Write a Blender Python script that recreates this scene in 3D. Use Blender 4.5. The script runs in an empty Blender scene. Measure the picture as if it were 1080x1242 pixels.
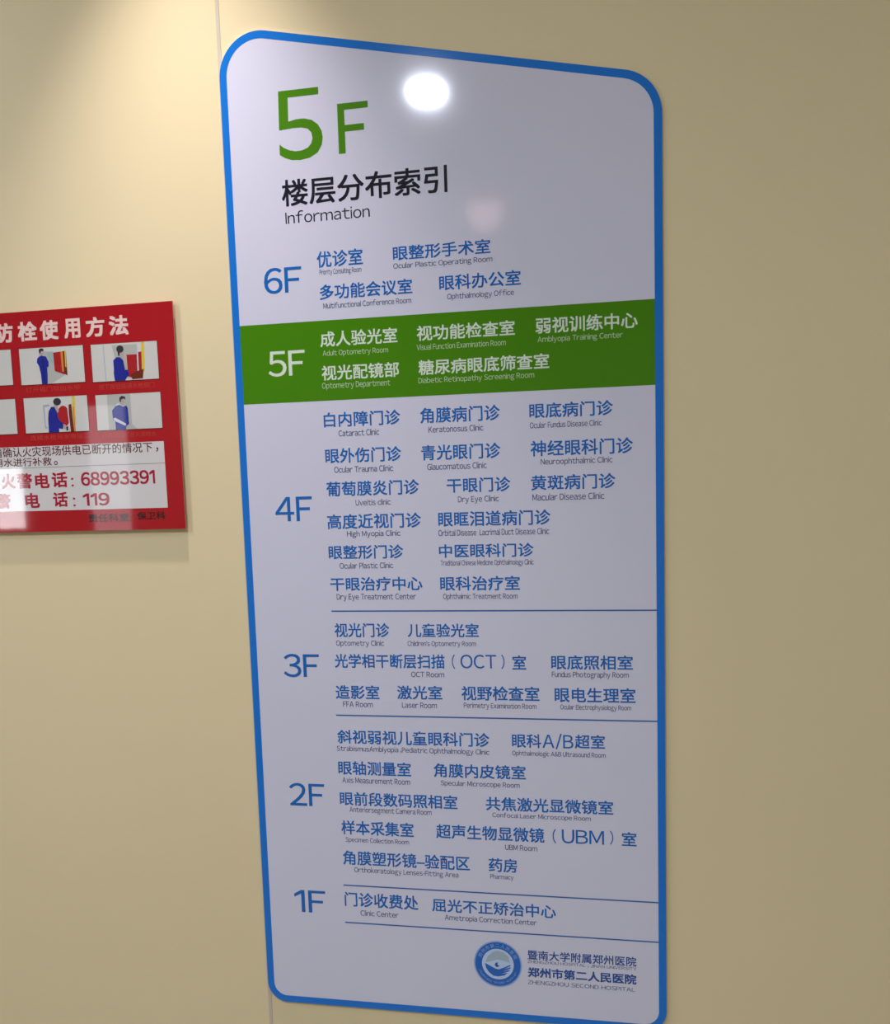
import bpy, bmesh, math, random
from mathutils import Matrix, Vector
from mathutils.geometry import tessellate_polygon

scene = bpy.context.scene
col = scene.collection
random.seed(5)

# ------------------------------------------------------------------ camera
# wall coordinates: X to the right from the sign's left edge, Y downwards from
# the sign's top (both metres), wall surface at world y = 0, room towards -y
Z0 = 2.17571
R_CAM = ((0.9788240124690482, 0.0304678813137818, 0.20242346905001415),
         (-0.006357360948628901, 0.992908967481804, -0.11870706068295483),
         (-0.20460483028453064, 0.1149064423888721, 0.9720768348858907))
def w2b(v):
    return Vector((v[0], v[2], -v[1]))
right, down, fwd = (w2b(r) for r in R_CAM)
cam_d = bpy.data.cameras.new('camera')
cam = bpy.data.objects.new('camera', cam_d)
col.objects.link(cam)
m = Matrix.Identity(4)
for i in range(3):
    m[i][0] = right[i]; m[i][1] = -down[i]; m[i][2] = -fwd[i]
m.translation = Vector((0.58379, -1.36431, Z0 - 0.62571))
cam.matrix_world = m
cam_d.sensor_fit = 'HORIZONTAL'
cam_d.sensor_width = 36.0
cam_d.lens = 1202.796 / 1080.0 * 36.0
cam_d.shift_y = 99.0 / 1080.0
cam_d.clip_start = 0.01
scene.camera = cam

# ------------------------------------------------------------------ light
world = bpy.data.worlds.new('world')
scene.world = world
world.use_nodes = True
world.node_tree.nodes['Background'].inputs[0].default_value = (0.80, 0.88, 1.0, 1)
world.node_tree.nodes['Background'].inputs[1].default_value = 0.0
scene.view_settings.view_transform = 'Standard'
scene.view_settings.look = 'None'
scene.view_settings.gamma = 1.0
scene.view_settings.use_curve_mapping = False
scene.view_settings.exposure = 0.83

CEIL = 2.72
def lamp(name, kind, loc, power, color, **kw):
    d = bpy.data.lights.new(name, kind)
    d.energy = power
    d.color = color
    for k, v in kw.items():
        setattr(d, k, v)
    o = bpy.data.objects.new(name, d)
    o.location = loc
    col.objects.link(o)
    return o
# a row of ceiling downlights running away from the wall, then added reflection and fill lamps
lamp('downlight_by_wall', 'SPOT', (-0.04, -0.205, 2.69), 35.5, (1.0, 0.905, 0.90),
     spot_size=math.radians(63), spot_blend=1.0, shadow_soft_size=0.02)
lamp('downlight_second', 'AREA', (-0.07, -1.706, 2.705), 9.0, (0.93, 1.0, 1.16), shape='DISK', size=0.088)
lamp('pink_reflection_lamp', 'POINT', (-0.11, -3.02, 2.68), 0.45, (1.0, 0.66, 0.66), shadow_soft_size=0.075)  # added only to reflect as a faint pink blob in the sign
lamp('fill_lamp_upper_left', 'AREA', (-0.92, -0.85, 2.705), 3.0, (0.96, 1.0, 1.10), shape='DISK', size=0.12)  # added lamp that brightens the wall at upper left
lamp('fill_lamp_left', 'AREA', (-1.6, -1.7, 2.705), 9.0, (0.93, 1.0, 1.16), shape='DISK', size=0.15)  # added fill, lifts the ambient level on the left
lamp('fill_lamp_right', 'AREA', (2.0, -2.3, 2.705), 11.5, (0.93, 1.0, 1.16), shape='DISK', size=0.15)  # added fill, lifts the ambient level on the right

# ------------------------------------------------------------------ materials
def srgb(r, g, b):
    def f(c):
        c /= 255.0
        return c / 12.92 if c <= 0.04045 else ((c + 0.055) / 1.055) ** 2.4
    return (f(r), f(g), f(b), 1.0)

def mat(name, c, rough=0.5, spec=0.5, noise=0.0, scale=40.0, bump=0.0, bscale=200.0, emit=0.0):
    mt = bpy.data.materials.new(name)
    mt.use_nodes = True
    nt = mt.node_tree
    b = nt.nodes['Principled BSDF']
    b.inputs['Roughness'].default_value = rough
    b.inputs['Specular IOR Level'].default_value = spec
    b.inputs['Base Color'].default_value = c
    tc = nt.nodes.new('ShaderNodeTexCoord')
    if noise > 0:
        n = nt.nodes.new('ShaderNodeTexNoise')
        n.inputs['Scale'].default_value = scale
        n.inputs['Detail'].default_value = 4
        nt.links.new(tc.outputs['Object'], n.inputs['Vector'])
        mx = nt.nodes.new('ShaderNodeMix')
        mx.data_type = 'RGBA'
        mx.inputs['A'].default_value = tuple(v * (1 - noise) for v in c[:3]) + (1,)
        mx.inputs['B'].default_value = tuple(min(1, v * (1 + noise)) for v in c[:3]) + (1,)
        nt.links.new(n.outputs['Fac'], mx.inputs['Factor'])
        nt.links.new(mx.outputs['Result'], b.inputs['Base Color'])
    if bump > 0:
        n2 = nt.nodes.new('ShaderNodeTexNoise')
        n2.inputs['Scale'].default_value = bscale
        n2.inputs['Detail'].default_value = 3
        nt.links.new(tc.outputs['Object'], n2.inputs['Vector'])
        bp = nt.nodes.new('ShaderNodeBump')
        bp.inputs['Strength'].default_value = bump
        bp.inputs['Distance'].default_value = 0.002
        nt.links.new(n2.outputs['Fac'], bp.inputs['Height'])
        nt.links.new(bp.outputs['Normal'], b.inputs['Normal'])
    if emit > 0:
        b.inputs['Emission Color'].default_value = c
        b.inputs['Emission Strength'].default_value = emit
    return mt

M = {}
M['wall'] = mat('beige_wall_paint', (0.70, 0.595, 0.37, 1), 0.55, 0.3, 0.03, 3.0, 0.05, 350)
M['seam'] = mat('grey_joint_strip', (0.52, 0.46, 0.37, 1), 0.5, 0.4, 0.05, 60)
M['ceil'] = mat('white_ceiling_paint', (0.78, 0.78, 0.76, 1), 0.8, 0.3, 0.03, 5)
M['floor'] = mat('grey_floor_tile', (0.42, 0.40, 0.37, 1), 0.35, 0.5, 0.08, 6)
M['frame'] = mat('white_window_frame', (0.75, 0.75, 0.74, 1), 0.4, 0.5, 0.02, 30)
M['day'] = mat('daylit_window_glass', (0.95, 0.97, 1.0, 1), 0.3, 0.5, emit=7.0)
M['glow'] = mat('pale_glow_pane', (0.95, 0.97, 1.0, 1), 0.4, 0.5, emit=1.4)  # glow put in for the paler band mirrored in the poster
GL = 0.065   # gloss of the laminated sign print
SP = 0.5
M['white'] = mat('sign_white_laminate', (0.60, 0.605, 0.735, 1), GL, SP, 0.012, 6)
M['edge'] = mat('sign_white_edge', (0.72, 0.72, 0.76, 1), 0.3, SP)
M['blue'] = mat('sign_blue_border', (0.005, 0.160, 0.60, 1), GL, SP, 0.02, 12)
M['green'] = mat('sign_green_band', (0.052, 0.215, 0.003, 1), GL, SP, 0.02, 12)
M['green_ink'] = mat('sign_green_ink', (0.060, 0.215, 0.004, 1), GL, SP)
M['black_ink'] = mat('sign_black_ink', (0.010, 0.010, 0.022, 1), GL, SP)
M['blue_ink'] = mat('sign_blue_ink', (0.008, 0.125, 0.44, 1), GL, SP)
M['grey_ink'] = mat('sign_grey_blue_ink', (0.045, 0.070, 0.18, 1), GL, SP)
M['white_ink'] = mat('sign_white_ink', (0.62, 0.72, 0.60, 1), GL, SP)
M['pale_ink'] = mat('sign_pale_green_ink', (0.42, 0.56, 0.33, 1), GL, SP)
M['line'] = mat('sign_line_ink', (0.025, 0.115, 0.36, 1), GL, SP)
M['navy'] = mat('sign_navy_ink', (0.022, 0.080, 0.30, 1), GL, SP)
M['emb_blue'] = mat('emblem_blue', (0.015, 0.12, 0.47, 1), GL, SP, 0.05, 40)
M['emb_pale'] = mat('emblem_pale', (0.46, 0.58, 0.80, 1), GL, SP)
M['emb_grey'] = mat('emblem_grey_green', (0.33, 0.43, 0.52, 1), GL, SP)
M['emb_halo'] = mat('emblem_light_blue', (0.25, 0.38, 0.68, 1), GL, SP)
PG = 0.035
M['red'] = mat('poster_red', (0.37, 0.008, 0.016, 1), PG, 0.5, 0.06, 9, 0.02, 14)
M['red_ink'] = mat('poster_red_ink', (0.36, 0.010, 0.035, 1), PG, 0.5)
M['cap_ink'] = mat('poster_caption_ink', (0.47, 0.050, 0.035, 1), PG, 0.5)
M['p_white'] = mat('poster_white', (0.60, 0.58, 0.585, 1), PG, 0.5, 0.03, 20)
M['p_title'] = mat('poster_title_white', (0.74, 0.55, 0.52, 1), PG, 0.5)
M['p_text'] = mat('poster_dark_red_ink', (0.10, 0.020, 0.030, 1), PG, 0.5)
M['p_black'] = mat('poster_black_ink', (0.035, 0.012, 0.014, 1), PG, 0.5)
M['p_rule'] = mat('poster_grey_rule', (0.25, 0.22, 0.22, 1), PG, 0.5)
M['p_frame'] = mat('poster_picture_frame', (0.09, 0.008, 0.012, 1), PG, 0.5)
M['p_photo'] = mat('poster_picture_wall', (0.56, 0.56, 0.535, 1), PG, 0.5, 0.05, 25)
M['p_shade'] = mat('poster_picture_grey', (0.40, 0.41, 0.39, 1), PG, 0.5)
M['p_teal'] = mat('poster_picture_teal', (0.30, 0.40, 0.40, 1), PG, 0.5)
M['p_line'] = mat('poster_picture_pale_blue', (0.30, 0.37, 0.48, 1), PG, 0.5)
M['p_blue'] = mat('poster_picture_overalls', (0.013, 0.022, 0.26, 1), PG, 0.5)
M['p_navy'] = mat('poster_picture_navy', (0.010, 0.014, 0.14, 1), PG, 0.5)
M['p_hair'] = mat('poster_picture_hair', (0.035, 0.032, 0.045, 1), PG, 0.5)
M['p_skin'] = mat('poster_picture_skin', (0.42, 0.33, 0.33, 1), PG, 0.5)
M['p_cab'] = mat('poster_picture_cabinet', (0.36, 0.014, 0.022, 1), PG, 0.5)
M['p_dark'] = mat('poster_picture_dark_red', (0.14, 0.022, 0.012, 1), PG, 0.5)
M['p_yel'] = mat('poster_picture_yellow', (0.62, 0.47, 0.05, 1), PG, 0.5)
M['p_org'] = mat('poster_picture_orange', (0.62, 0.20, 0.045, 1), PG, 0.5)
M['p_hose'] = mat('poster_picture_hose', (0.55, 0.55, 0.62, 1), PG, 0.5)
M['poster_edge'] = mat('poster_clear_edge', (0.60, 0.22, 0.22, 1), 0.25, 0.5)

# ------------------------------------------------------------------ helpers
def obj(name, me, parent=None, kind=None, label=None):
    o = bpy.data.objects.new(name, me)
    col.objects.link(o)
    if parent is not None:
        o.parent = parent
        o.matrix_parent_inverse = parent.matrix_world.inverted()
    if kind:
        o['kind'] = kind
    if label:
        o['label'] = label
    return o

def solid_box(name, lo, hi, mt, parent=None, kind=None):
    bm = bmesh.new()
    bmesh.ops.create_cube(bm, size=1.0)
    for v in bm.verts:
        v.co = Vector([(lo[i] + hi[i]) / 2 + v.co[i] * (hi[i] - lo[i]) for i in range(3)])
    me = bpy.data.meshes.new(name)
    bm.to_mesh(me); bm.free()
    me.materials.append(mt)
    return obj(name, me, parent, kind)

class Flat:
    """printed shapes on a vertical face; X right, Y down (metres), depth out of the wall"""
    def __init__(self):
        self.v, self.f, self.mi, self.mats = [], [], [], []
    def _m(self, mt):
        if mt not in self.mats:
            self.mats.append(mt)
        return self.mats.index(mt)
    def poly(self, pts, depth, mt):
        k = len(self.v)
        for x, y in pts:
            self.v.append((x, -depth, Z0 - y))
        tris = tessellate_polygon([[Vector((x, -y, 0)) for x, y in pts]])
        for t in tris:
            a, b, c = (self.v[k + i] for i in t)
            nx = (b[0] - a[0]) * (c[2] - a[2]) - (b[2] - a[2]) * (c[0] - a[0])
            self.f.append([k + i for i in (t if nx > 0 else t[::-1])])
            self.mi.append(self._m(mt))
    def rect(self, x0, y0, x1, y1, depth, mt):
        self.poly([(x0, y0), (x1, y0), (x1, y1), (x0, y1)], depth, mt)
    def ring(self, outer, inner, depth, mt):
        k = len(self.v); n = len(outer)
        for x, y in list(outer) + list(inner):
            self.v.append((x, -depth, Z0 - y))
        for i in range(n):
            j = (i + 1) % n
            q = [k + i, k + j, k + n + j, k + n + i]
            a, b, c = (self.v[t] for t in q[:3])
            nx = (b[0] - a[0]) * (c[2] - a[2]) - (b[2] - a[2]) * (c[0] - a[0])
            self.f.append(q if nx > 0 else q[::-1])
            self.mi.append(self._m(mt))
    def add_glyphs(self, vs, fs, fn, depth, mt, bold):
        # heavier strokes: the letter is laid down at small offsets, each pass a hair further out
        passes = [(0, 0)] if bold <= 0 else [(-bold, -bold), (bold, bold), (-bold, bold), (bold, -bold)]
        for n, (dx, dy) in enumerate(passes):
            k = len(self.v)
            for px, py in vs:
                X, Y = fn(px + dx, py + dy)
                self.v.append((X, -depth - n * 0.000012, Z0 - Y))
            for f in fs:
                self.f.append([k + i for i in f]); self.mi.append(self._m(mt))
    def text(self, s, box, depth, mt, bold=0.0):
        """writing fitted into box = (x0, x1, ytop, ybottom) in millimetres"""
        vs, fs = glyphs(s)
        x0, x1, y0, y1 = (b / 1000.0 for b in box)
        xs = [v[0] for v in vs]; ys = [v[1] for v in vs]
        a, b, c, d = min(xs) - bold, max(xs) + bold, min(ys) - bold, max(ys) + bold
        self.add_glyphs(vs, fs, lambda px, py: (x0 + (px - a) / (b - a) * (x1 - x0), y1 - (py - c) / (d - c) * (y1 - y0)), depth, mt, bold)
    def text_at(self, s, cx, cy, size, ang, depth, mt, bold=0.0):
        vs, fs = glyphs(s)
        xs = [v[0] for v in vs]; ys = [v[1] for v in vs]
        mx, my = (min(xs) + max(xs)) / 2, (min(ys) + max(ys)) / 2
        ca, sa = math.cos(ang), math.sin(ang)
        self.add_glyphs(vs, fs, lambda px, py: (cx + ((px - mx) * ca - (py - my) * sa) * size, cy - ((px - mx) * sa + (py - my) * ca) * size), depth, mt, bold)
    def build(self, name, parent=None, label=None, kind=None):
        me = bpy.data.meshes.new(name)
        me.from_pydata(self.v, [], self.f)
        for mt in self.mats:
            me.materials.append(mt)
        me.polygons.foreach_set('material_index', self.mi)
        me.update()
        return obj(name, me, parent, kind, label)

_glyph_store = {}
def raw_glyphs(s):
    if s in _glyph_store:
        return _glyph_store[s]
    cu = bpy.data.curves.new('writing', 'FONT')
    cu.body = s
    cu.resolution_u = 4
    cu.fill_mode = 'FRONT'
    o = bpy.data.objects.new('writing', cu)
    col.objects.link(o)
    bpy.context.view_layer.update()
    me = bpy.data.meshes.new_from_object(o.evaluated_get(bpy.context.evaluated_depsgraph_get()))
    vs = [(v.co.x, v.co.y) for v in me.vertices]
    fs = []
    for p in me.polygons:
        q = list(p.vertices)
        area = sum(vs[q[i]][0] * vs[q[(i + 1) % len(q)]][1] - vs[q[(i + 1) % len(q)]][0] * vs[q[i]][1] for i in range(len(q)))
        fs.append(q if area > 0 else q[::-1])
    bpy.data.objects.remove(o)
    bpy.data.meshes.remove(me)
    bpy.data.curves.remove(cu)
    _glyph_store[s] = (vs, fs)
    return vs, fs

def _bars(*quads):
    vs, fs = [], []
    for q in quads:
        k = len(vs)
        vs += q
        fs.append([k + i for i in range(len(q))])
    return vs, fs
def _bar(x0, y0, x1, y1):
    return [(x0, y0), (x1, y0), (x1, y1), (x0, y1)]
_five = [(4, 0), (157, 0), (157, 28), (40, 28), (40, 121), (70, 115), (100, 115), (130, 124), (153, 144), (166, 170), (170, 195), (166, 224), (150, 252),
         (120, 269), (85, 275), (50, 272), (25, 262), (4, 248), (4, 206), (20, 221), (40, 232), (65, 239), (90, 238), (112, 230), (126, 214), (131, 195),
         (127, 172), (113, 156), (90, 149), (60, 148), (30, 150), (4, 152)]
OWN = {
    '1': _bars(_bar(0.20, 0.0, 0.29, 0.733), [(0.20, 0.733), (0.0, 0.60), (0.0, 0.51), (0.20, 0.63)]),
    '/': _bars([(0.0, -0.06), (0.08, -0.06), (0.36, 0.80), (0.28, 0.80)]),
    'l': _bars(_bar(0.0, 0.0, 0.085, 0.78)),
    'i': _bars(_bar(0.0, 0.0, 0.085, 0.545), _bar(-0.005, 0.65, 0.09, 0.75)),
    'I': _bars(_bar(0.0, 0.0, 0.088, 0.733)),
    "'": _bars(_bar(0.0, 0.52, 0.08, 0.78)),
    '-': _bars(_bar(0.0, 0.24, 0.27, 0.31)),
}
def glyphs(s):
    """outline letters; Latin letters and digits use the full-width grotesque set, spaced by their ink"""
    if any(ord(c) > 0x2000 for c in s):
        return raw_glyphs(s)
    vs, fs, x = [], [], 0.0
    for c in s:
        if c == ' ':
            x += 0.29
            continue
        v, f = OWN[c] if c in OWN else raw_glyphs(chr(ord(c) + 0xFEE0))
        lo = min(p[0] for p in v); hi = max(p[0] for p in v)
        k = len(vs)
        vs += [(p[0] - lo + x, p[1]) for p in v]
        fs += [[k + i for i in q] for q in f]
        x += hi - lo + (0.11 if c == '1' else 0.055 if c in 'frtTLcF' else 0.075)
    return vs, fs

def round_poly(corners, radii, n=20):
    out = []
    N = len(corners)
    for i in range(N):
        p = Vector(corners[i]); a = (Vector(corners[i - 1]) - p).normalized(); b = (Vector(corners[(i + 1) % N]) - p).normalized()
        ang = math.acos(max(-1, min(1, a.dot(b)))); r = radii[i]
        t = r / math.tan(ang / 2)
        c = p + (a + b).normalized() * (r / math.sin(ang / 2))
        s, e = p + a * t - c, p + b * t - c
        a0 = math.atan2(s.y, s.x); a1 = math.atan2(e.y, e.x)
        d = (a1 - a0 + math.pi) % (2 * math.pi) - math.pi
        for k in range(n + 1):
            q = a0 + d * k / n
            out.append((c.x + r * math.cos(q), c.y + r * math.sin(q)))
    return out

def plate(name, outline, d0, d1, mt, parent, edge=None):
    """solid plate with the given outline between two depths off the wall"""
    bm = bmesh.new()
    n = len(outline)
    fr = [bm.verts.new((x, -d1, Z0 - y)) for x, y in outline]
    bk = [bm.verts.new((x, -d0, Z0 - y)) for x, y in outline]
    f1 = bm.faces.new(fr)
    bm.faces.new(bk[::-1])
    side = [bm.faces.new((fr[i], bk[i], bk[(i + 1) % n], fr[(i + 1) % n])) for i in range(n)]
    for s in side:
        s.material_index = 1 if edge else 0
    bmesh.ops.recalc_face_normals(bm, faces=bm.faces[:])
    me = bpy.data.meshes.new(name)
    bm.to_mesh(me); bm.free()
    me.materials.append(mt)
    if edge:
        me.materials.append(edge)
    return obj(name, me, parent)

def circle(cx, cy, rx, ry=None, n=48):
    ry = ry or rx
    return [(cx + rx * math.cos(2 * math.pi * i / n), cy + ry * math.sin(2 * math.pi * i / n)) for i in range(n)]

def thing(name, loc, label, cat):
    o = bpy.data.objects.new(name, None)
    col.objects.link(o)
    o.location = loc
    o.empty_display_size = 0.1
    o['label'] = label
    o['category'] = cat
    bpy.context.view_layer.update()
    return o

# ------------------------------------------------------------------ the room
XL, XR, YO = -4.6, 3.2, -4.2
solid_box('wall_back', (XL - 0.1, 0.0, 0.0), (XR + 0.1, 0.12, CEIL), M['wall'], kind='structure')
solid_box('wall_left', (XL - 0.1, YO, 0.0), (XL, 0.0, CEIL), M['wall'], kind='structure')
solid_box('wall_right', (XR, YO, 0.0), (XR + 0.1, 0.0, CEIL), M['wall'], kind='structure')
solid_box('floor', (XL - 0.1, YO - 0.1, -0.1), (XR + 0.1, 0.12, 0.0), M['floor'], kind='structure')
solid_box('ceiling', (XL - 0.1, YO - 0.1, CEIL), (XR + 0.1, 0.12, CEIL + 0.1), M['ceil'], kind='structure')
solid_box('wall_front', (XL - 0.1, YO - 0.1, 0.0), (XR + 0.1, YO, CEIL), M['wall'], kind='structure')
# joint strip between two wall panels
solid_box('trim_1', (-0.0026, -0.0006, 0.0), (0.0026, 0.0, CEIL), M['seam'], kind='structure')
# window read off its reflection in the poster, and an added glowing strip
def window(name, x0, x1, z0, z1, glass):
    f = 0.05
    bm = bmesh.new()
    for lo, hi in (((x0 - f, z0 - f), (x1 + f, z0)), ((x0 - f, z1), (x1 + f, z1 + f)), ((x0 - f, z0), (x0, z1)), ((x1, z0), (x1 + f, z1))):
        r = bmesh.ops.create_cube(bm, size=1.0)
        for v in r['verts']:
            v.co = Vector(((lo[0] + hi[0]) / 2 + v.co.x * (hi[0] - lo[0]), YO + 0.02 + v.co.y * 0.04, (lo[1] + hi[1]) / 2 + v.co.z * (hi[1] - lo[1])))
    me = bpy.data.meshes.new(name)
    bm.to_mesh(me); bm.free()
    me.materials.append(M['frame'])
    w = obj(name, me, None, 'structure')
    solid_box('pane', (x0, YO, z0), (x1, YO + 0.012, z1), glass, w)
    return w
window('window_1', -4.1, -3.22, 1.325, 1.70, M['day'])
window('glow_strip', -2.76, -2.50, 1.00, 2.05, M['glow'])  # unseen glowing strip, added so the poster reflects a pale band

# ---- the writing on the sign: floor, text, box (left, right, top, bottom in mm), caption, box
ENTRIES = [
    ('6', '优诊室', [129.77, 196.32, 306.63, 328.92], 'Priority Consulting Room', [132.96, 193.74, 331.15, 340.61]),
    ('6', '眼整形手术室', [239.2, 374.39, 307.89, 327.19], 'Ocular Plastic Operating Room', [239.14, 376.56, 330.39, 339.92]),
    ('6', '多功能会议室', [131.82, 264.96, 351.88, 372.51], 'Multifunctional Conference Room', [136.26, 262.82, 376.64, 384.69]),
    ('6', '眼科办公室', [302.67, 414.39, 351.11, 371.24], 'Ophthalmology Office', [313.27, 404.76, 375.5, 385.6]),
    ('5', '成人验光室', [129.68, 241.49, 415.69, 436.88], 'Adult Optometry Room', [132.49, 227.63, 441.26, 451.17]),
    ('5', '视功能检查室', [269.05, 404.87, 415.9, 436.32], 'Visual Function Examination Room', [268.38, 392.24, 440.8, 448.78]),
    ('5', '弱视训练中心', [432.75, 567.43, 415.56, 436.31], 'Amblyopia Training Center', [435.23, 548.18, 439.71, 449.72]),
    ('5', '视光配镜部', [129.68, 242.22, 462.36, 483.13], 'Optometry Department', [129.42, 228.98, 486.05, 496.63]),
    ('5', '糖尿病眼底筛查室', [269.9, 450.35, 462.17, 482.69], 'Diabetic Retinopathy Screening Room', [269.24, 429.84, 485.59, 495.9]),
    ('4', '白内障门诊', [129.67, 241.4, 527.63, 548.23], 'Cataract Clinic', [150.79, 210.31, 552.74, 561.56]),
    ('4', '角膜病门诊', [270.07, 381.87, 527.25, 548.44], 'Keratonosus Clinic', [281.21, 358.41, 552.85, 561.5]),
    ('4', '眼底病门诊', [422.13, 534.17, 527.85, 547.91], 'Ocular Fundus Disease Clinic', [422.38, 519.12, 552.8, 561.25]),
    ('4', '眼外伤门诊', [129.66, 240.99, 578.1, 598.89], 'Ocular Trauma Clinic', [142.03, 228.51, 603.63, 612.52]),
    ('4', '青光眼门诊', [269.7, 381.31, 578.42, 599.46], 'Glaucomatous Clinic', [277.76, 361.83, 603.81, 612.87]),
    ('4', '神经眼科门诊', [422.74, 559.98, 578.02, 599.2], 'Neuroophthalmic Clinic', [436.35, 533.1, 602.24, 612.71]),
    ('4', '葡萄膜炎门诊', [128.96, 265.06, 624.89, 645.81], 'Uveitis clinic', [171.73, 223.28, 651.13, 659.53]),
    ('4', '干眼门诊', [304.75, 394.1, 625.04, 645.18], 'Dry Eye Clinic', [320.06, 377.68, 650.22, 660.99]),
    ('4', '黄斑病门诊', [422.44, 536.36, 624.69, 645.09], 'Macular Disease Clinic', [424.04, 521.53, 649.86, 659.12]),
    ('4', '高度近视门诊', [128.28, 266.34, 671.33, 692.41], 'High Myopia Clinic', [157.1, 236.06, 695.22, 705.93]),
    ('4', '眼眶泪道病门诊', [291.1, 448.23, 671.3, 692.21], 'Orbital Disease  Lacrimal Duct Disease Clinic', [290.84, 446.21, 696.08, 705.22]),
    ('4', '眼整形门诊', [128.31, 238.89, 715.91, 735.77], 'Ocular Plastic Clinic', [144.14, 223.37, 740.9, 749.43]),
    ('4', '中医眼科门诊', [290.71, 424.22, 716.73, 735.8], 'Traditional Chinese Medicine Ophthalmology Clinic', [292.6, 423.86, 738.88, 749.12]),
    ('4', '干眼治疗中心', [128.59, 265.32, 761.84, 781.53], 'Dry Eye Treatment Center', [137.58, 255.41, 785.82, 796.7]),
    ('4', '眼科治疗室', [290.99, 404.27, 762.02, 782.29], 'Ophthalmic Treatment Room', [294.61, 400.44, 786.08, 796.43]),
    ('3', '视光门诊', [132.12, 214.28, 828.44, 849.0], 'Optometry Clinic', [133.63, 205.86, 853.36, 863.83]),
    ('3', '儿童验光室', [241.23, 344.49, 829.05, 848.68], "Children's Optometry Room", [240.52, 339.98, 853.82, 863.54]),
    ('3', ['光学相干断层扫描', '(', 'OCT', ')', '室'], [[130.35, 294.01, 873.45, 894.34], [304.46, 309.11, 873.43, 894.39], [316.84, 368.31, 873.51, 893.44], [375.29, 380.15, 873.29, 893.72], [391.02, 410.6, 874.05, 894.42]], 'OCT Room', [244.22, 292.84, 898.72, 906.81]),
    ('3', '眼底照相室', [445.55, 557.5, 873.4, 893.76], 'Fundus Photography Room', [446.11, 551.58, 896.19, 907.01]),
    ('3', '造影室', [129.79, 195.96, 919.71, 940.32], 'FFA Room', [140.21, 185.39, 943.85, 952.12]),
    ('3', '激光室', [222.65, 289.12, 919.1, 939.44], 'Laser Room', [229.05, 280.68, 943.81, 951.97]),
    ('3', '视野检查室', [317.04, 428.3, 918.57, 939.49], 'Perimetry Examination Room', [319.9, 423.73, 942.89, 952.76]),
    ('3', '眼电生理室', [449.48, 560.57, 918.96, 940.08], 'Ocular Electrophysiology Room', [457.21, 554.64, 942.78, 952.46]),
    ('2', '斜视弱视儿童眼科门诊', [129.35, 355.52, 986.45, 1007.23], 'StrabismusAmblyopia ,Pediatric Ophthalmology Clinic', [127.54, 355.05, 1010.3, 1020.73]),
    ('2', ['眼科', 'A/B', '超室'], [[387.95, 429.48, 986.61, 1006.6], [431.2, 474.5, 985.29, 1007.53], [476.51, 518.38, 985.73, 1005.76]], 'Ophthalmologic A&B Ultrasound Room', [388.07, 519.01, 1010.75, 1020.27]),
    ('2', '眼轴测量室', [128.56, 239.16, 1033.16, 1054.28], 'Axis Measurement Room', [134.09, 236.95, 1057.94, 1066.66]),
    ('2', '角膜内皮镜室', [272.77, 406.66, 1032.87, 1053.52], 'Specular Microscope Room', [282.82, 397.42, 1057.76, 1067.51]),
    ('2', '眼前段数码照相室', [128.95, 306.45, 1080.1, 1100.97], 'Anteriorsegment Camera Room', [143.19, 267.74, 1102.69, 1113.33]),
    ('2', '共焦激光显微镜室', [347.88, 528.69, 1079.69, 1100.2], 'Confocal Laser Microscope Room', [357.04, 497.33, 1102.78, 1111.87]),
    ('2', '样本采集室', [129.26, 239.99, 1123.89, 1145.64], 'Specimen Collection Room', [135.13, 232.15, 1149.44, 1158.93]),
    ('2', ['超声生物显微镜', '(', 'UBM', ')', '室'], [[273.44, 431.28, 1123.56, 1145.11], [442.93, 447.91, 1123.84, 1144.79], [456.06, 515.33, 1123.88, 1144.11], [523.34, 528.19, 1122.72, 1143.13], [539.86, 560.28, 1123.74, 1144.08]], 'UBM Room', [374.48, 420.84, 1150.07, 1158.05]),
    ('2', '角膜塑形镜–验配区', [129.64, 322.09, 1170.38, 1192.48], 'Orthokeratology Lenses-Fitting Area', [146.48, 304.75, 1195.01, 1205.78]),
    ('2', '药房', [349.78, 391.21, 1171.06, 1191.79], 'Pharmacy', [351.74, 385.43, 1194.97, 1204.28]),
    ('1', '门诊收费处', [129.6, 243.08, 1234.83, 1257.12], 'Clinic Center', [153.48, 212.35, 1261.97, 1270.66]),
    ('1', '屈光不正矫治中心', [263.74, 445.84, 1237.0, 1257.15], 'Ametropia Correction Center', [282.46, 417.81, 1261.03, 1271.47]),
]
FLOORS = [
     ('6F', [50.43, 106.44, 324.12, 359.57]) ,
     ('5F', [50.6, 105.86, 438.87, 474.14]) ,
     ('4F', [50.31, 106.7, 644.67, 679.73]) ,
     ('3F', [51.1, 106.37, 873.99, 908.92]) ,
     ('2F', [50.26, 105.32, 1069.33, 1104.25]) ,
     ('1F', [49.88, 99.27, 1235.92, 1270.77]) ,
]
TITLE5 = [82.77, 145.57, 90.29, 183.09]
TITLEF = [168.3, 211.48, 115.2, 180.29]
HEAD = [83.04, 318.0, 207.42, 243.41]
INFO = [86.79, 208.7, 249.61, 266.48]
LOGO = [324.67, 394.22, 1297.11, 1366.98]
LOGO_IN = [335.19, 382.89, 1308.74, 1355.84]
H1 = [403.49, 558.61, 1306.95, 1321.41]
H2 = [403.26, 558.52, 1322.42, 1327.5]
H3 = [403.42, 558.4, 1333.08, 1348.36]
H4 = [403.09, 556.39, 1353.03, 1359.15]

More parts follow.
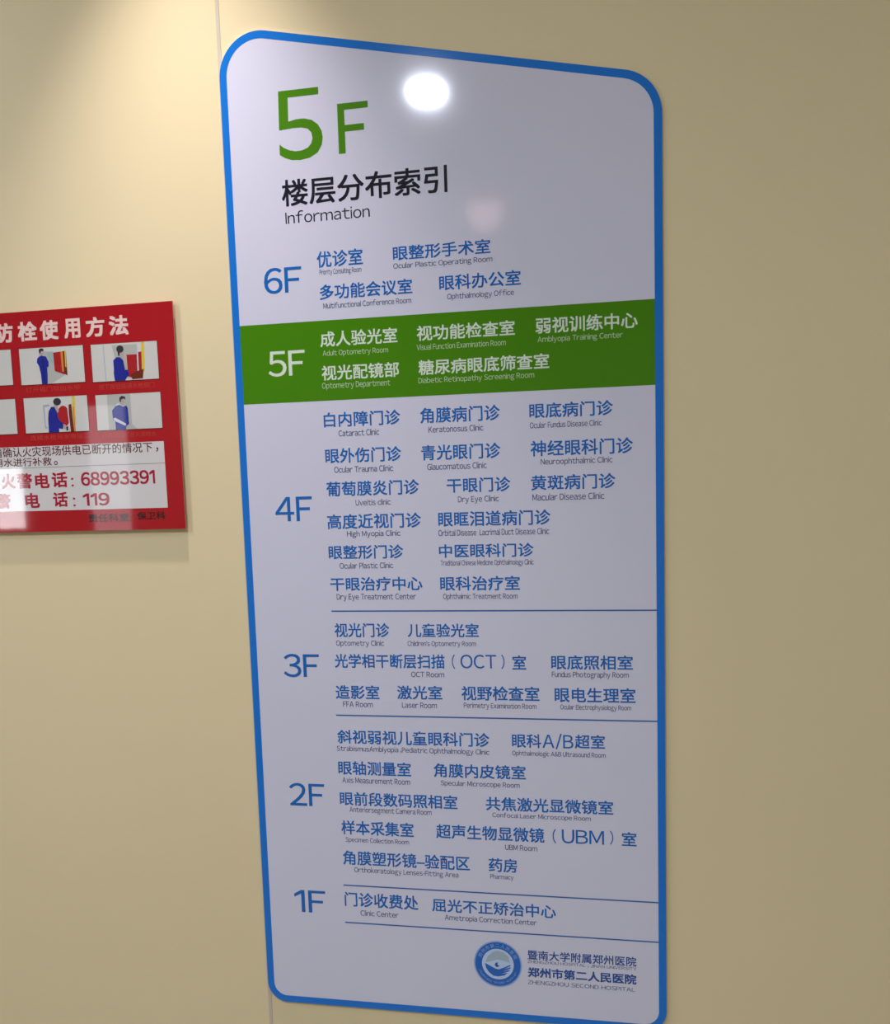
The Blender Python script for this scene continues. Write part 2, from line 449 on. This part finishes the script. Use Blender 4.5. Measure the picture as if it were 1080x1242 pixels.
# ------------------------------------------------------------------ floor directory sign
sign = thing('floor_directory_sign', (0.3, 0.0, Z0 - 1.4172),
             'tall white hospital floor directory sign with blue border and green 5F band', 'sign')
SL = 0.2136
corners = [(0.0, -0.0058), (0.6, -0.0058 + 0.6 * SL), (0.6, 1.4172), (0.0, 1.4172)]
radii = [0.058, 0.058, 0.031, 0.031]
BW = 0.0105
dy = BW * math.sqrt(1 + SL * SL)
inner_c = [(BW, -0.0058 + BW * SL + dy), (0.6 - BW, -0.0058 + (0.6 - BW) * SL + dy), (0.6 - BW, 1.4172 - BW), (BW, 1.4172 - BW)]
outer = round_poly(corners, radii)
inner = round_poly(inner_c, [r - BW for r in radii])
FACE = 0.0044
plate('panel', outer, 0.0007, FACE, M['white'], sign, M['edge'])
f = Flat(); f.ring(outer, inner, FACE + 0.00008, M['blue']); f.build('border', sign, 'blue border')
f = Flat(); f.rect(BW, 0.4006, 0.6 - BW, 0.5111, FACE + 0.00005, M['green']); f.build('green_band', sign, 'green band')
P1 = FACE + 0.0001
for y in (0.8110, 0.9648, 1.2245, 1.2828):
    f = Flat(); f.rect(0.1287, y - 0.0010, 0.6 - BW, y + 0.0010, P1, M['line']); f.build('divider_line', sign)
f = Flat()
f.poly([(TITLE5[0] / 1000 + (x - 4 + 5 * (1 - y / 275)) / 166 * (TITLE5[1] - TITLE5[0]) / 1000, TITLE5[2] / 1000 + y / 275 * (TITLE5[3] - TITLE5[2]) / 1000) for x, y in _five], P1, M['green_ink'])
f.text('F', TITLEF, P1, M['green_ink'], 0.010)
f.build('title_number', sign, 'large green 5F')
f = Flat(); f.text('楼层分布索引', HEAD, P1, M['black_ink'], 0.016); f.build('title', sign, 'black heading')
f = Flat(); f.text('Information', INFO, P1, M['black_ink'], 0.0); f.build('title_caption', sign)
for s, b in FLOORS:
    f = Flat(); f.text(s, b, P1, M['white_ink'] if s[0] == '5' else M['blue_ink'], 0.006); f.build('floor_number', sign)
for fl, zh, zb, en, eb in ENTRIES:
    g = Flat()
    ink = M['white_ink'] if fl == '5' else M['blue_ink']
    if isinstance(zh, str):
        g.text(zh, zb, P1, ink, 0.016)
    else:
        for s, b in zip(zh, zb):
            g.text(s, b, P1, ink, 0.016 if ord(s[0]) > 255 else 0.004)
    room = g.build('room_name', sign)
    g = Flat(); g.text(en, eb, P1, M['pale_ink'] if fl == '5' else M['grey_ink'], 0.005)
    g.build('room_caption', room)
for s, b, bold in (('暨南大学附属郑州医院', H1, 0.016), ('郑州市第二人民医院', H3, 0.03)):
    f = Flat(); f.text(s, b, P1, M['navy'], bold); f.build('hospital_name', sign)
for s, b in (('ZHENGZHOU HOSPITAL , JINAN UNIVERSITY', H2), ('ZHENGZHOU SECOND HOSPITAL', H4)):
    f = Flat(); f.text(s, b, P1, M['grey_ink'], 0.0); f.build('hospital_caption', sign)

# round hospital emblem
ex, ey, er = 0.3595, 1.3320, 0.0335
def epts(pts):      # emblem drawing, 365 units = outer radius, y down
    return [(ex + (x - 460) / 365 * er, ey + (y - 460 - 0.07 * (x - 460)) / 365 * er) for x, y in pts]
f = Flat(); f.ring(circle(ex, ey, er * 1.06), circle(ex, ey, er), P1, M['emb_halo'])
f.ring(circle(ex, ey, er), circle(ex, ey, er * 0.70), P1, M['emb_blue'])
emb = f.build('hospital_emblem', sign, 'round blue emblem')
f = Flat(); f.poly(circle(ex, ey, er * 0.70), P1, M['emb_pale']); f.build('emblem_disc', emb)
f = Flat(); f.poly(epts([(262, 425), (300, 325), (390, 250), (470, 236), (560, 268), (635, 340), (655, 440), (520, 395), (450, 380), (360, 410)]), P1 + 0.00002, M['emb_grey'])
f.build('emblem_backdrop', emb)
f = Flat()
f.poly(epts([(252, 440), (330, 482), (420, 535), (475, 548), (560, 515), (662, 470), (664, 492), (560, 545), (664, 510), (662, 535), (540, 585),
             (655, 555), (640, 580), (520, 620), (620, 605), (560, 650), (460, 668), (380, 652), (310, 590), (268, 520)]), P1 + 0.00004, M['emb_blue'])
f.build('emblem_book', emb)
f = Flat()
f.poly(epts([(450 + 38 * math.cos(t / 12 * math.pi), 470 + 38 * math.sin(t / 12 * math.pi)) for t in range(24)]), P1 + 0.00004, M['navy'])
f.poly(epts([(476 + 22 * math.cos(t / 8 * math.pi), 460 + 22 * math.sin(t / 8 * math.pi)) for t in range(16)]), P1 + 0.00006, M['emb_pale'])
f.build('emblem_eye', emb)
f = Flat()
for i, ch in enumerate('郑州市第二人民医院'):
    a = math.radians(-64 + 128 * i / 8)
    f.text_at(ch, ex + er * 0.85 * math.sin(a), ey - er * 0.85 * math.cos(a), er * 0.20, -a, P1 + 0.00002, M['emb_halo'])
for i, ch in enumerate('ZHENGZHOU SECOND HOSPITAL'):
    if ch != ' ':
        a = math.radians(66 - 132 * i / 24)
        f.text_at(ch, ex - er * 0.86 * math.sin(a), ey + er * 0.86 * math.cos(a), er * 0.13, a, P1 + 0.00002, M['emb_halo'])
f.build('emblem_lettering', emb)

# ------------------------------------------------------------------ fire hydrant poster
px0, px1, py0, py1 = -0.4880, -0.0882, 0.3597, 0.6870
poster = thing('fire_hydrant_poster', ((px0 + px1) / 2, 0.0, Z0 - py1),
               'red acrylic fire hydrant instruction poster with small photos, left of the directory sign', 'poster')
D0 = 0.0082
solid_box('mounting_pad', (px0 + 0.006, -0.0056, Z0 - py1 + 0.006), (px1 - 0.006, -0.0005, Z0 - py0 - 0.006), M['seam'], poster)
plate('panel', [(px0, py0), (px1, py0), (px1, py1), (px0, py1)], 0.0056, D0, M['red'], poster, M['poster_edge'])
Q = D0 + 0.0001
TIT = [(-414.5, -384.5), (-379.1, -348.0), (-340.0, -308.1), (-303.2, -272.7), (-263.2, -236.8), (-227.9, -197.3), (-190.4, -159.4)]
f = Flat()
for ch, (a, b) in zip('消防栓使用方法', TIT):
    f.text(ch, (a, b, 374.6, 403.0), Q, M['p_title'], 0.034)
f.build('title', poster, 'white heading')

def picture(x0, x1, y0, y1, shapes):
    f = Flat()
    f.rect(x0 - 0.0008, y0 - 0.0005, x1 + 0.0010, y1 + 0.0014, D0 + 0.00003, M['p_frame'])
    f.rect(x0, y0, x1, y1, D0 + 0.00005, M['p_photo'])
    for i, (mt, pts) in enumerate(shapes):
        f.poly([(x0 + (x1 - x0) * max(0, min(1, u)), y0 + (y1 - y0) * max(0, min(1, v))) for u, v in pts], D0 + 0.00008 + 0.000015 * i, M[mt])
    return f.build('picture', poster)
def oval(u, v, ru, rv, n=20):
    return circle(u, v, ru, rv, n)
picture(-0.4605, -0.3545, 0.4135, 0.4655, [('p_shade', [(0, .1), (.2, .1), (.2, 1), (0, 1)])])
picture(-0.4605, -0.3535, 0.4865, 0.5383, [('p_shade', [(0, .2), (.25, .2), (.25, 1), (0, 1)])])
picture(-0.3404, -0.2348, 0.4137, 0.4668, [
    ('p_shade', [(.38, .1), (.52, .12), (.55, .62), (.70, .78), (.48, 1), (.40, 1)]),
    ('p_teal', [(.44, .16), (.54, .12), (.55, .50), (.48, .40)]),
    ('p_cab', [(.535, .155), (.69, .13), (.69, .77), (.54, .66)]),
    ('p_org', [(.650, .135), (.685, .135), (.685, .70), (.655, .68)]),
    ('p_dark', [(.690, .13), (.735, .12), (.735, .80), (.685, .75)]),
    ('p_yel', [(.712, .12), (.735, .10), (.725, .58), (.708, .55)]),
    ('p_skin', oval(.348, .15, .036, .085)),
    ('p_hair', [(.315, .13), (.312, .05), (.34, .015), (.375, .02), (.39, .06), (.385, .10), (.35, .09), (.33, .17)]),
    ('p_blue', [(.31, .24), (.35, .21), (.42, .25), (.455, .40), (.45, .52), (.425, .55), (.425, .75), (.415, 1), (.325, 1), (.32, .72), (.30, .50), (.27, .40), (.28, .29)]),
    ('p_navy', [(.36, .30), (.375, .30), (.38, 1), (.365, 1)]),
])
picture(-0.2219, -0.1160, 0.4142, 0.4680, [
    ('p_line', [(.185, .02), (.195, .02), (.205, 1), (.195, 1)]),
    ('p_shade', [(.32, .05), (.70, .05), (.70, .95), (.42, .95)]),
    ('p_yel', [(.765, 0), (.808, 0), (.795, .78), (.757, .78)]),
    ('p_cab', [(.535, .32), (.690, .32), (.680, .98), (.540, .90)]),
    ('p_hose', [(.695, .26), (.710, .26), (.705, .90), (.692, .90)]),
    ('p_cab', [(.712, .26), (.762, .26), (.750, .88), (.706, .88)]),
    ('p_dark', [(.58, .84), (.70, .76), (.78, .72), (.76, .97), (.60, .98)]),
    ('p_skin', [(.455, .16), (.485, .17), (.495, .33), (.475, .42), (.43, .40)]),
    ('p_hair', oval(.442, .16, .055, .10)),
    ('p_hair', [(.40, .17), (.44, .18), (.43, .34), (.41, .34)]),
    ('p_skin', [(.46, .42), (.49, .48), (.53, .70), (.51, .74), (.47, .60)]),
    ('p_blue', [(.33, .45), (.38, .37), (.43, .37), (.48, .46), (.50, .72), (.54, .72), (.56, .86), (.52, .92), (.49, 1), (.335, 1), (.325, .80), (.33, .70)]),
])
picture(-0.3392, -0.2338, 0.4864, 0.5384, [
    ('p_line', [(.30, .22), (.40, .20), (.40, .26), (.325, .28), (.325, .80), (.355, .88), (.31, .88)]),
    ('p_yel', [(.765, 0), (.81, 0), (.80, .80), (.76, .80)]),
    ('p_cab', circle(.615, .56, .098, .30, 28)),
    ('p_dark', [(.705, .24), (.75, .22), (.765, 1), (.695, 1)]),
    ('p_org', [(.765, .30), (.785, .30), (.79, 1), (.765, 1)]),
    ('p_hose', [(.680, .28), (.695, .26), (.712, 1), (.700, 1)]),
    ('p_skin', [(.475, .18), (.535, .22), (.545, .42), (.51, .46), (.47, .34)]),
    ('p_hair', oval(.530, .14, .062, .105)),
    ('p_blue', [(.385, .40), (.43, .28), (.48, .28), (.52, .45), (.535, .66), (.60, .74), (.595, .92), (.53, .90), (.53, 1), (.365, 1), (.37, .60)]),
    ('p_skin', [(.60, .78), (.64, .80), (.66, .92), (.61, .93)]),
    ('p_hair', [(.645, .86), (.675, .84), (.675, .97), (.645, .97)]),
])
picture(-0.2200, -0.1155, 0.4873, 0.5388, [
    ('p_shade', [(.18, 0), (.54, 0), (.54, .85), (.62, 1), (.18, 1)]),
    ('p_photo', [(.555, .02), (.98, .02), (.98, .97), (.62, .97)]),
    ('p_skin', [(.385, .10), (.44, .12), (.44, .30), (.40, .30)]),
    ('p_hair', [(.37, .20), (.37, .10), (.41, .05), (.46, .08), (.465, .16), (.43, .13), (.395, .16), (.39, .24)]),
    ('p_hose', [(.31, .28), (.36, .24), (.38, .32), (.32, .36)]),
    ('p_blue', [(.30, .34), (.36, .30), (.42, .36), (.47, .33), (.49, .40), (.495, .85), (.455, .90), (.44, 1), (.285, 1), (.285, .72), (.25, .72), (.245, .45)]),
    ('p_navy', [(.40, .38), (.415, .38), (.44, .85), (.425, .85)]),
    ('p_hose', [(.25, .68), (.29, .66), (.45, .84), (.44, .90), (.29, .76)]),
])
for s, b in (('打开箱门取出水带', (-333.9, -243.7, 470.4, 478.0)), ('按下按钮接通水枪阀门', (-213.2, -124.1, 472.0, 480.0)),
             ('连接水枪与水带接口', (-332.4, -234.2, 541.6, 549.2)), ('打开阀门对准火源喷水', (-213.1, -125.3, 543.0, 550.4))):
    f = Flat(); f.text(s, b, Q, M['cap_ink'], 0.0); f.build('picture_caption', poster)

f = Flat(); f.rect(-0.4610, 0.5582, -0.1149, 0.6553, D0 + 0.00004, M['p_white'])
f.rect(-0.4610, 0.5896, -0.1149, 0.5904, D0 + 0.00007, M['p_rule'])
notice = f.build('notice_box', poster, 'white text box')
f = Flat()
f.text('请确认火灾现场供电已断开的情况下', (-398.0, -133.5, 558.5, 573.3), D0 + 0.0001, M['p_text'], 0.008)
f.text(',', (-127.8, -124.2, 566.7, 573.0), D0 + 0.0001, M['p_text'], 0.008)
f.text('用水进行补救', (-398.0, -299.7, 574.8, 587.6), D0 + 0.0001, M['p_text'], 0.008)
f.text('。', (-296.1, -289.9, 581.0, 587.3), D0 + 0.0001, M['p_text'], 0.008)
f.build('notice_text', notice)
f = Flat()
for s, b in (('火', (-387.7, -363.9, 597.6, 620.4)), ('警', (-361.1, -335.1, 597.7, 621.1)), ('电', (-330.3, -306.1, 598.6, 621.3)),
             ('话', (-302.1, -275.7, 597.8, 620.7)), (':', (-269.8, -265.6, 607.1, 620.0)),
             ('警', (-400.5, -374.6, 627.5, 650.5)), ('电', (-349.5, -325.1, 627.8, 650.6)), ('话', (-302.3, -277.4, 627.7, 650.0)),
             (':', (-269.1, -264.9, 636.7, 649.9))):
    f.text(s, b, D0 + 0.0001, M['red_ink'], 0.030 if s != ':' else 0.0)
f.text('68993391', (-253.2, -132.3, 599.2, 619.7), D0 + 0.0001, M['red_ink'], 0.022)
f.text('119', (-252.3, -208.3, 630.7, 649.7), D0 + 0.0001, M['red_ink'], 0.022)
f.build('phone_text', notice, 'red phone numbers')
f = Flat()
f.text('责任科室:', (-245.6, -175.1, 662.0, 674.4), Q, M['p_black'], 0.02)
f.text('保卫科', (-165.4, -119.4, 660.8, 672.2), Q, M['p_black'], 0.024)
f.build('department_text', poster)
poster.location.x -= 0.0012
